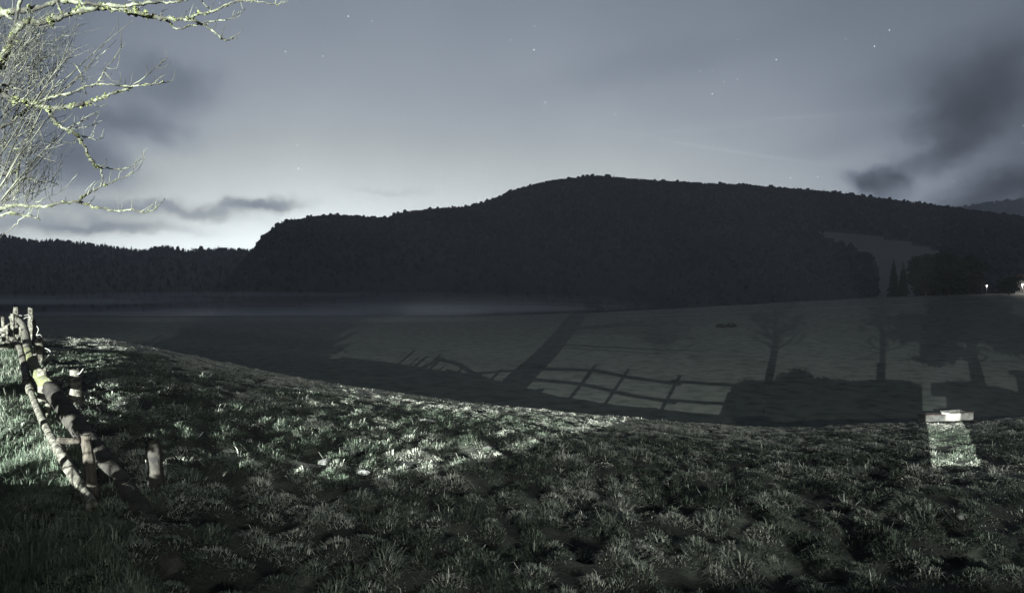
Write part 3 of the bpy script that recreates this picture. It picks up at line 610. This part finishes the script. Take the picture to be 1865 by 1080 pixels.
for i, (pts, r0, r1, dep) in enumerate(LIMBS):
    P, rad = limb3(pts, r0, r1, dep, i)
    if pts[0][0] < -50: P = np.vstack([cr_ + (0, 0, (P[0][2] - cr_[2]) * .6), P]); rad = np.r_[rad[0] * 1.4, rad]
    if r0 >= 3: MB(tb).tube(P, rad, 9, .25, i).build('limb', M['bark'], tree)
    else: twb.tube(P, rad, 5, .2, i)
    # lichen cushions
    for j in range(len(P) - 1):
        if r0 > 3.5 and RT.random() < (.55 if i in (0, 1, 5, 11, 20, 28) else .22):
            for _ in range(6):
                c = P[j] + (P[j + 1] - P[j]) * RT.random() + RT.normal(0, 1, 3) * rad[j] * .55; s_ = rad[j] * RT.uniform(.35, 1.05)
                v = []; K = 5
                for zz, q_ in ((-.8, .5), (0, 1.), (.8, .5)):
                    for k in range(K): a = k * 1.257 + zz; v.append(c + np.array([math.cos(a) * q_, math.sin(a) * q_, zz]) * s_ * RT.uniform(.7, 1.2))
                lic.add(v, [(j_ * K + k, j_ * K + (k + 1) % K, (j_ + 1) * K + (k + 1) % K, (j_ + 1) * K + k) for j_ in range(2) for k in range(K)] + [(0, 4, 3, 2, 1), (10, 11, 12, 13, 14)])
    # side twigs
    if len(pts) > 3:
        for j in range(1, len(P) - 1):
            if RT.random() < .20:
                dv = np.array([RT.normal(.6, .5), RT.normal(0, .5), RT.normal(.9, .5)]); dv /= np.linalg.norm(dv); ln = RT.uniform(.06, .24)
                twb.tube(smoothline([P[j], P[j] + dv * ln * .5 + RT.normal(0, .02, 3), P[j] + dv * ln + (0, 0, .04)], 2), np.linspace(.006, .0022, 5), 4)
# long whippy shoots, fanning up to the right
def shoot(x0, y0, x1, y1, dep, r0, r1, bend=0., fork=2):
    n_ = 7; t = np.linspace(0, 1, n_); px = x0 + (x1 - x0) * t + bend * np.sin(t * 3.14) * -1 + RT.normal(0, 2.4, n_) ; py = y0 + (y1 - y0) * t - bend * .5 * np.sin(t * 3.14) + RT.normal(0, 2.4, n_)
    P = np.array([at(a * S1, b_ * S1, dep + .15 * k * RT.uniform(-1, 1)) for k, (a, b_) in enumerate(zip(px, py))]); P = smoothline(P, 2)
    twb.tube(P, np.linspace(r0, r1, len(P)) * S1 / F * dep, 5, .15, int(x0 + y0))
    for _ in range(fork):
        k = RT.integers(3, len(P) - 2); dirv = P[k + 1] - P[k - 1]; dirv /= np.linalg.norm(dirv); dv = dirv + RT.normal(0, .45, 3); ln = RT.uniform(.15, .5)
        twb.tube(smoothline([P[k], P[k] + dv * ln * .5, P[k] + dv * ln + (0, 0, .03)], 2), np.linspace(r0 * .45, r1 * .8, 5) * S1 / F * dep, 4)
for a in [(0, 805, 250, 330, 8.3, 3.2, 1.2, 20), (0, 840, 300, 430, 8.2, 3.4, 1.5, 15), (20, 800, 350, 60, 8.4, 3.6, 1., -25), (0, 700, 320, 230, 8.5, 3.2, 1.1, 10), (0, 900, 290, 585, 8.2, 4., 2., 10), (20, 880, 330, 560, 8.3, 3., 1.2, 0),
          (130, 480, 350, 110, 8.6, 3., 1., -18), (180, 460, 600, 88, 8.7, 3., .9, 8), (250, 440, 520, 180, 8.6, 2.6, .8, 0), (60, 480, 330, 230, 8.6, 2.8, 1., 0), (150, 500, 400, 310, 8.7, 2.4, .8, 6), (300, 400, 520, 120, 8.6, 2.4, .7, -8),
          (0, 780, 130, 690, 8.4, 3.2, 1.5, 0), (120, 700, 190, 660, 8.4, 3, 1.2, 0), (90, 610, 230, 520, 8.6, 2.6, 1., 0)]: shoot(*a)
for _ in range(145):
    x0 = RT.uniform(-70, 190); y0 = RT.uniform(150, 520) + 0.3 * (190 - x0); ang_ = math.radians(RT.normal(62, 15)); ln = RT.uniform(90, 330)
    x1 = x0 + math.cos(ang_) * ln; y1 = max(y0 - math.sin(ang_) * ln, RT.uniform(20, 100)); shoot(x0, y0, min(x1, 430), y1, RT.uniform(8.5, 10.2), RT.uniform(1.2, 2.2), .6, RT.normal(0, 14), 3)
for _ in range(100):
    x0 = RT.uniform(-70, 140); y0 = RT.uniform(560, 960); ang_ = math.radians(RT.normal(64, 14)); ln = RT.uniform(70, 240)
    shoot(x0, y0, x0 + math.cos(ang_) * ln, y0 - math.sin(ang_) * ln, RT.uniform(8.4, 10), RT.uniform(1.2, 2.2), .6, RT.normal(0, 12), 2)
for _ in range(26):
    x0 = RT.uniform(90, 240); y0 = RT.uniform(800, 900); ang_ = math.radians(RT.normal(72, 12)); ln = RT.uniform(60, 160)
    shoot(x0, y0, x0 + math.cos(ang_) * ln, y0 - math.sin(ang_) * ln, RT.uniform(8.6, 9.4), RT.uniform(1.2, 1.8), .6, RT.normal(0, 8), 1)
tag(twb.build('twigs', M['twig'], tree), kind='stuff'); tag(lic.build('lichen', M['lichen'], tree, False), kind='stuff')

# ------------------------------------------------------------------ log fence at the left
S2 = 240 / 1296.
def zB(x, y): return x * S2, 540 + y * S2
fb = np.array([-7., 11., float(zg(np.array(-7.), np.array(11.)))]); fence = empty('log_fence', fb)
tag(fence, 'weathered log fence of paired posts with mossy rails at left', 'fence')
def fd(row): # depth of the fence line for a base row
    return float(np.interp(row, [610, 640, 672, 745, 880, 1000, 1060], [26, 21.6, 18, 14.5, 10.3, 8.2, 7.4]))
def fpost(px, top, base, w, m='log', lean=0., dd=0.):
    d_ = fd(base) + dd; a = at(px, base + 6, d_); b_ = at(px + lean, top, d_); r = w / 2 / F * d_; q = smoothline([a, (a + b_) / 2 + (r * .15, 0, 0), b_], 4)
    mb = MB(fb).tube(q, np.linspace(r * 1.15, r * .88, len(q)) * (1 + .06 * RT.normal(size=len(q))), 14, .30, int(px))
    for k in range(len(mb.v) - 14, len(mb.v)): mb.v[k] = mb.v[k] + np.array([0, 0, RT.uniform(-.5, .6) * r])
    mb.build('post', M[m], fence)
for a in [(38, 596, 650, 6), (12, 600, 648, 5, 'log', 1), (64, 645, 690, 8, 'log', 0, -1.0), (52, 690, 738, 8, 'log', -1, -.6), (91, 735, 790, 10, 'log', -4, -.3), (-14, 590, 652, 7), (29, 560, 640, 8.5), (21, 571, 646, 6.5, 'log', 2), (55, 562, 618, 8.5), (60, 583, 628, 8), (71, 620, 674, 15), (137, 675, 752, 20, 'log'), (283, 806, 892, 23, 'shadelog', -3),
          (7, 577, 634, 6, 'log', -2), (17, 590, 640, 5), (-8, 570, 640, 8), (34, 612, 655, 7), (46, 660, 704, 8, 'log', 0, -.8), (61, 682, 722, 8, 'log', 0, -.8), (76, 672, 742, 16, 'log', 0, -1.0), (168, 797, 900, 20, 'brown', -12, -.5), (106, 752, 800, 9)]: fpost(*a)
def rail(pts, r0, r1, m='log', seed=0, n=12):
    """pts: (px, row, depth)"""
    q = smoothline([at(*p) for p in pts], 6); rad = np.linspace(r0, r1, len(q)) * (1 + .03 * np.random.default_rng(seed).normal(size=len(q))); MB(fb).tube(q, rad, 16, .22, seed).build('rail', M[m], fence)
rail([(33, 581, 21.5), (42, 592, 19.8), (48, 612, 18.6), (50, 632, 17.6), (55, 648, 16.6)], .085, .10, 'log', 1)
rail([(50, 636, 17.4), (60, 662, 15.6), (72, 682, 14.2), (86, 702, 13.2)], .10, .13, 'mosslog', 2)
rail([(92, 706, 13.1), (118, 742, 12.3), (150, 785, 11.5), (192, 845, 10.6), (236, 905, 9.8), (272, 965, 9.0), (318, 1050, 8.0)], .14, .17, 'shadelog', 3)
rail([(22, 616, 19.6), (36, 632, 17.8), (42, 655, 16.2), (49, 688, 14.6), (55, 712, 13.8)], .07, .07, 'log', 4)
rail([(56, 712, 13.7), (72, 752, 12.4), (92, 792, 11.3), (112, 828, 10.5)], .06, .06, 'log', 5)
rail([(104, 812, 10.9), (130, 858, 10.1), (158, 902, 9.2), (168, 922, 8.9)], .08, .07, 'log', 6)
rail([(-12, 606, 21.), (4, 602, 21.), (20, 594, 21.)], .10, .10, 'log', 7)
rail([(-12, 636, 20.), (6, 632, 20.), (20, 628, 20.)], .09, .09, 'log', 8)
rail([(104, 800, 10.8), (122, 803, 10.9), (146, 802, 11.)], .05, .05, 'brown', 9)
MB(fb).tube(smoothline([at(24, 577, 21.4), at(29, 585, 21.3), at(32, 583, 21.2)], 3), .12, 9, .2).build('rail', M['log'], fence)
for L_ in [[(33, 574), (42, 575), (52, 573)], [(40, 583), (48, 578), (56, 578)], [(66, 611), (70, 600), (67, 594)], [(67, 611), (74, 610), (79, 620)], [(82, 634), (90, 638), (97, 650)], [(114, 677), (120, 677), (126, 682)], [(138, 682), (145, 680), (152, 671)],
           [(125, 752), (130, 745), (138, 746)], [(126, 748), (129, 755), (131, 762)], [(130, 786), (134, 792), (140, 800)], [(176, 740), (180, 745), (184, 751)]]:
    dd_ = fd(L_[0][1] + 62); MB(fb).tube(smoothline([at(a, b_, dd_ - .3 + .1 * RT.normal()) for a, b_ in L_], 4), .011, 5).build('wire', M['wire'], fence)

# ------------------------------------------------------------------ the yard behind the camera: what throws the shadows
yz = lambda x: float(np.interp(x, lipx, lipz)) - .05
YY = -8.
fy = empty('garden_fence', (-9, YY, yz(-9))); fo = (-9, YY, yz(-9)); tag(fy, 'two-rail pole fence whose shadow crosses the middle of the meadow', 'fence')
for k, pl in enumerate([[(618, 652), (700, 662), (780, 680)], [(770, 679), (850, 681), (930, 675), (1000, 671)], [(975, 672), (1080, 675), (1150, 688), (1240, 700)], [(1222, 694), (1280, 698), (1345, 702)],
                        [(960, 690), (1060, 700), (1140, 718), (1232, 733)], [(1215, 728), (1280, 733), (1335, 736)]]):
    P = [yard(a, b_, YY) for a, b_ in pl]; MB(fo).tube(smoothline(P, 4), .038, 8, .15, k).build('rail', M['log'], fy)
for k, (px, top, bot) in enumerate([(725, 664, 690), (845, 668, 700), (915, 672, 700), (985, 662, 705), (1085, 664, 720), (1145, 672, 730), (1238, 684, 745)]):
    a = yard(px, top, YY + .1); MB(fo).tube([(a[0] - .03, YY + .1, yz(a[0]) - .3), a], [.05, .045], 8, .1, k).build('post', M['log'], fy)
# saplings and stalks rising behind the fence
for k, (px, r, lx, hgt) in enumerate([(1060, 600, .08, 1.9), (870, 640, .0, 1.3), (880, 655, .05, 1.1)]):
    a = yard(px, 690, YY - .3); b0 = np.array([a[0], YY - .3, yz(a[0]) - .1]); e = empty('sapling', b0); tag(e, ['tallest thin sapling', 'thin bent sapling', 'short thin sapling'][k] + ' by the pole fence, seen as a faint shadow', 'sapling', 'saplings by the pole fence')
    m_ = MB(b0); m_.tube([b0, b0 + (lx, 0, hgt * .5), b0 + (lx * 2, 0, hgt)], [.022, .016, .006], 6)
    m_.build('stem', M['bark'], e); m_ = MB(b0)
    for j in range(8): q = b0 + np.array([lx * (.5 + j * .15), 0, hgt * (.35 + j * .08)]); m_.tube([q, q + (RT.normal(0, .18), RT.normal(0, .1), .16)], [.008, .004], 4)
    m_.build('twig', M['bark'], e)
# hedges left and right of the narrow gap
def hedge(x0, x1, prof, label, seed, thick=.7, step=None):
    o_ = np.array([(x0 + x1) / 2, YY - .0, yz(x0)]); e = empty('hedge', o_); tag(e, label, 'hedge', 'clipped hedges on the terrace lip'); xs_ = np.linspace(x0, x1, 60)
    tp = np.interp(xs_, [p[0] for p in prof], [p[1] for p in prof]); b = MB(o_); bot = 3.0
    for i in range(59):
        b.box(((xs_[i] + xs_[i + 1]) / 2, YY - .1, (bot + tp[i] - .05) / 2), (xs_[i + 1] - xs_[i] + .002 * (i % 2), thick * (.9 + .04 * (i % 3)), tp[i] - .05 - bot))
    b.build('stems', M['needle'], e, False)
    n = 5000; R = np.random.default_rng(seed); x = R.uniform(x0, x1, n); y = YY - .1 + R.choice([-1, 1], n) * thick / 2 * R.uniform(.85, 1.08, n); z = 3.4 + (np.interp(x, xs_, tp) - 3.4) * R.random(n)
    k = R.random(n) < .45; z[k] = np.interp(x[k], xs_, tp) + R.normal(-.01, .025, k.sum()); y[k] = YY - .1 + R.uniform(-.5, .5, k.sum()) * thick
    c = np.stack([x, y, z], 1); a = R.normal(size=(n, 3)); a /= np.linalg.norm(a, axis=1)[:, None]; b2 = np.cross(a, R.normal(size=(n, 3))); b2 /= np.linalg.norm(b2, axis=1)[:, None]; s_ = .035
    v = np.stack([c - a * s_, c + b2 * s_ * .6, c + a * s_, c - b2 * s_ * .6], 1) - o_
    mesh('foliage', v.reshape(-1, 3), np.arange(4 * n).reshape(n, 4), M['leaf'], e, smooth=False)
def prof(pl): return [tuple(yard(a, b_, YY)[[0, 2]]) for a, b_ in pl]
pa = prof([(1333, 712), (1345, 699), (1370, 694), (1395, 698), (1410, 700), (1424, 684), (1440, 680), (1450, 674), (1463, 676), (1468, 690), (1492, 694), (1500, 686), (1510, 694), (1560, 697), (1600, 695), (1678, 697)])
gapL = LP[0] + 21.55 * .612 - .03; gapR = LP[0] + 22.25 * .633 + .03
hedge(pa[0][0], gapL, pa, 'long clipped hedge whose straight-topped shadow lies across the right of the meadow', 31)
pb = prof([(1690, 697), (1720, 695), (1780, 700), (1850, 716), (1900, 724), (2100, 730)])
hedge(gapR, pb[-1][0], [(gapR, pb[0][1])] + pb, 'shorter clipped hedge right of the narrow lit gap', 32)

a = yard(1728, 720, YY); b_ = yard(1694, 697, YY); pz = (a[0] + .12, YY - .1); e = empty('gap_blocker', (pz[0], pz[1], 3.9)); tag(e, 'unseen box added on a post to block light in the narrow hedge gap', 'box')  # box and post added out of view to stop light through the gap
MB((pz[0], pz[1], 3.9)).box(((a[0] + b_[0]) / 2 + .1, YY - .1, (a[2] + b_[2]) / 2), (abs(a[0] - b_[0]) + .2, .16, b_[2] - a[2])).build('blocker_case', M['brown'], e, False)
MB((pz[0], pz[1], 3.9)).tube([(pz[0] + .05, pz[1], 3.8), (pz[0] + .05, pz[1], a[2])], .035, 8).build('post', M['brown'], e)

# deciduous trees around the yard, and added evergreens
def skeletal(px, bot, pts_top, w, label, seed, spread, nbr, yo=0., r1=.35):
    a = yard(px, bot, YY - .9 + yo); b0 = np.array([a[0], YY - .9 + yo, yz(a[0]) - .1]); e = empty('yard_tree', b0); tag(e, label, 'tree', 'yard trees seen as shadows on the meadow')
    T_ = [b0] + [yard(p, r, YY - .9 + yo) for p, r in pts_top]; q = smoothline(T_, 5); MB(b0).tube(q, np.linspace(w, w * r1, len(q)), 12, .1, seed).build('trunk', M['bark'], e)
    R = np.random.default_rng(seed); m_ = MB(b0)
    for j in range(nbr):
        t = R.uniform(.35, 1); p = q[int(t * (len(q) - 1))]; s_ = R.choice([-1, 1]); ln = spread * R.uniform(.4, 1.)
        P = [p, p + (s_ * ln * .4, R.normal(0, .2), ln * .35), p + (s_ * ln * .75, R.normal(0, .3), ln * R.uniform(.4, 1.)), p + (s_ * ln, R.normal(0, .3), ln * R.uniform(.3, 1.3))]
        P = smoothline(P, 3); m_.tube(P, np.linspace(w * .16, .008, len(P)), 5, .1)
        for _ in range(7):
            k = R.integers(2, len(P) - 1); m_.tube([P[k], P[k] + (R.normal(s_ * .15, .2) * spread * .6, R.normal(0, .1), R.normal(.15, .15) * spread)], [.012, .004], 4)
    m_.build('branches', M['bark'], e); return e, b0
skeletal(1408, 700, [(1410, 640), (1412, 590), (1414, 556)], .11, 'slender bare tree seen as a shadow above the humped part of the hedge', 42, .85, 44)
skeletal(1607, 695, [(1608, 640), (1606, 590), (1606, 545)], .085, 'thin bare tree seen as a tall shadow near the right end of the long hedge', 43, .5, 30)
a = yard(1600, 660, YY - .5); tag(MB().tube([(a[0], YY - .5, yz(a[0])), a], [.03, .03], 6).build('pole', M['metal']), 'thin pole close beside the thin bare tree, both seen as shadows', 'pole')
e, b0 = skeletal(1785, 715, [(1780, 690), (1772, 655), (1768, 610), (1765, 560)], .17, 'dense drooping tree whose leafy shadow fills the upper right of the meadow', 44, .8, 10)
bl = []
for px, r, wx, wz in [(1760, 590, .8, .55), (1700, 600, .55, .35), (1820, 600, .6, .5), (1720, 640, .4, .22), (1660, 585, .35, .25), (1760, 565, .9, .4), (1850, 630, .25, .3), (1640, 610, .2, .2), (1690, 655, .2, .15)]:
    c = yard(px, r, YY - .9); bl.append((c[0], c[1], c[2], wx, .8, wz))
crown(bl, 9500, .10, 3, 'crown', M['leaf'], e, b0)
# evergreens added out of view to shade the left half of the meadow
for k, (px, lab) in enumerate([(560, 'added broad evergreen whose shadow edge falls left of the fence shadow'), (330, 'added broad evergreen shading the left of the meadow'), (120, 'added evergreen furthest left among those shading the meadow')]):
    c = yard([560, 300, 120][k], [672, 645, 640][k], YY - 1.2); b0 = np.array([min(c[0], -20.4) - (1.3 if k == 0 else 1.6 * k), YY - 1.2, yz(c[0]) - .1]); e = empty('added_evergreen', b0); tag(e, lab, 'tree', 'evergreens added behind the camera for shade')
    MB(b0).tube([b0, b0 + (0, 0, 5)], [.16, .05], 8).build('trunk', M['bark'], e)
    bl = [(b0[0], b0[1], b0[2] + .9, 1.45, 1., .75), (b0[0] + .1, b0[1], b0[2] + 2.1, 1.75, 1.1, 1.), (b0[0] + .1, b0[1], b0[2] + 3.6, 1.6, 1.1, 1.2), (b0[0], b0[1], b0[2] + 5, 1., .9, 1.)]
    crown(bl, 9000, .11, 50 + k, 'crown', M['leaf'], e, b0)
# shed at the far right of the yard
c = yard(1846, 690, YY); b0 = np.array([LP[0] + (c[0] - LP[0]) / 22 * 23.15 + 1.22, YY + .3, 4.0]); e = empty('garden_shed', b0); tag(e, 'small dark shed whose upright shadow closes the right edge of the meadow', 'shed')
MB(b0).box(b0 + (0, 0, .8), (2.4, 1.6, 3.0)).build('wall', M['brown'], e, False)
MB(b0).box(b0 + (0, 0, 2.36), (2.5, 1.9, .12)).build('roof', M['roof'], e, False)
MB(b0).box(b0 + (-.3, .81, .4), (.7, .04, 1.6)).build('door', M['log'], e, False)
# unseen shrubs added on the terrace lip to break the light into patches
def added_shrub(pxs, label, seed, n, size, ww, hh_):
    R = np.random.default_rng(seed); bl = []
    for px, r in pxs:
        c = yard(px, r, YY - .35); bl.append((c[0] + R.normal(0, .05), YY - .35, c[2], ww * R.uniform(.6, 1.1), .35, hh_ * R.uniform(.7, 1.2)))
    b0 = np.array([bl[0][0], YY - .35, yz(bl[0][0]) - .1]); e = empty('added_shrub', b0); tag(e, label, 'added_shrub', 'shrubs added on the terrace lip for shade')
    m_ = MB(b0)
    for b_ in bl: m_.tube([b0, (b_[0], b_[1], b_[2])], [.015, .006], 5)
    m_.build('stem', M['bark'], e); crown(bl, n, size, seed, 'foliage', M['leaf'], e, b0)
bl = []
for px, r1, r2 in ((520, 722, 745), (600, 738, 758), (690, 750, 772), (780, 764, 788), (870, 774, 800), (960, 782, 808), (1040, 788, 814), (1110, 792, 816)):
    a = yard(px, r1, YY - .35); b_ = yard(px, r2, YY - .35); bl.append(((a[0] + b_[0]) / 2, YY - .35, (a[2] + b_[2]) / 2, .16, .2, abs(a[2] - b_[2]) / 2 + .012))
b0 = np.array([bl[3][0], YY - .35, yz(bl[3][0]) - .1]); e = empty('added_shrub', b0); tag(e, 'low spreading foliage added to break the light below the lit crest', 'added_shrub', 'shrubs added on the terrace lip for shade')
m_ = MB(b0)
for b_ in bl: m_.tube([b0, (b_[0], b_[1], b_[2])], [.012, .005], 5)
m_.build('stem', M['bark'], e); crown(bl, 2100, .028, 62, 'foliage', M['leaf'], e, b0)
added_shrub([(430, 730), (500, 750), (330, 800), (640, 790)], 'sparse foliage added to break the light on the middle of the slope', 63, 200, .04, .16, .05)
bl = []  # unseen arching foliage, added to throw shade on the thick lower log
for px, r, d in ((112, 726, 12.5), (128, 746, 12.1), (155, 775, 11.5), (195, 825, 10.6), (222, 862, 10.0), (246, 895, 9.5), (262, 915, 9.2)):
    p = at(px, r, d); q = LP + (p - LP) * ((YY - .2 - LP[1]) / (p[1] - LP[1])); bl.append((q[0] + .04, q[1], q[2] + .02, .15, .12, .085))
b0 = np.array([bl[-1][0], YY - .2, yz(bl[-1][0]) - .1]); e = empty('added_shrub', b0); tag(e, 'arching dense foliage added to darken the thick lower log of the fence', 'added_shrub', 'shrubs added on the terrace lip for shade')
MB(b0).tube(smoothline([b0] + [b_[:3] for b_ in bl[::-1]], 3), np.linspace(.03, .01, 16), 6).build('stem', M['bark'], e); crown(bl, 5200, .035, 71, 'foliage', M['leaf'], e, b0)

R = np.random.default_rng(90); n = 30000; bx = R.uniform(-15.2, -8.6, n); dn_ = fbm(bx / .35, bx * 0, 2, 2); k = R.random(n) < np.clip((dn_ - .35) * 4, .05, 1); bx = bx[k]; n = len(bx); dn_ = dn_[k]  # grass added out of view so the shadow edge on the slope looks ragged
emit('added_lip_grass', bx, YY + R.normal(0, .22, n), R.uniform(0, 6.283, n), R.uniform(.1, .9, n), R.uniform(.03, .20, n) * (.3 + 1.6 * (dn_ - .3)), np.full(n, .006), R.uniform(.2, .7, n), M['grass'], 'ragged grass added along the terrace lip to fray the shadow edge', R)

# the floodlight itself
b0 = np.array([-18, -30.5, 3.9]); e = empty('floodlight', b0); tag(e, 'floodlight on a tall post behind the camera, the source of the hard light', 'floodlight')
MB(b0).tube([b0, b0 + (0, 0, 5.3)], [.09, .07], 10).build('post', M['metal'], e)
MB(b0).box(b0 + (0, .18, 5.22), (.45, .3, .34), 0, .95).build('housing', M['metal'], e, False)

b0 = np.array([14., -24.5, 4.3]); e = empty('tall_lamp', b0); tag(e, 'taller weaker lamp behind the camera that dimly lights the whole slope', 'lamp')
MB(b0).tube([b0, b0 + (0, 0, 5.0)], [.08, .06], 10).build('post', M['metal'], e)
MB(b0).box(b0 + (0, .18, 5.0), (.4, .3, .3), 0, .95).build('housing', M['metal'], e, False)

# ------------------------------------------------------------------ night haze
x0, x1, y0_, y1_, z0, z1 = -4600., 4600., -70., 3600., -26., 900.
hv = [(x, y, z) for z in (z0, z1) for x, y in ((x0, y0_), (x1, y0_), (x1, y1_), (x0, y1_))]
hm = bpy.data.materials.new('haze_air'); hm.use_nodes = True; nt = hm.node_tree; nt.nodes.remove(nt.nodes['Principled BSDF'])
p = nt.nodes.new('ShaderNodeVolumePrincipled'); p.inputs['Density'].default_value = .00011; p.inputs['Color'].default_value = (.84, .88, 1., 1)
nt.links.new(p.outputs[0], nt.nodes['Material Output'].inputs['Volume'])
tag(mesh('haze', hv, [(0, 3, 2, 1), (4, 5, 6, 7), (0, 1, 5, 4), (1, 2, 6, 5), (2, 3, 7, 6), (3, 0, 4, 7)], hm, smooth=False), 'thin night haze over the whole valley', kind='stuff')
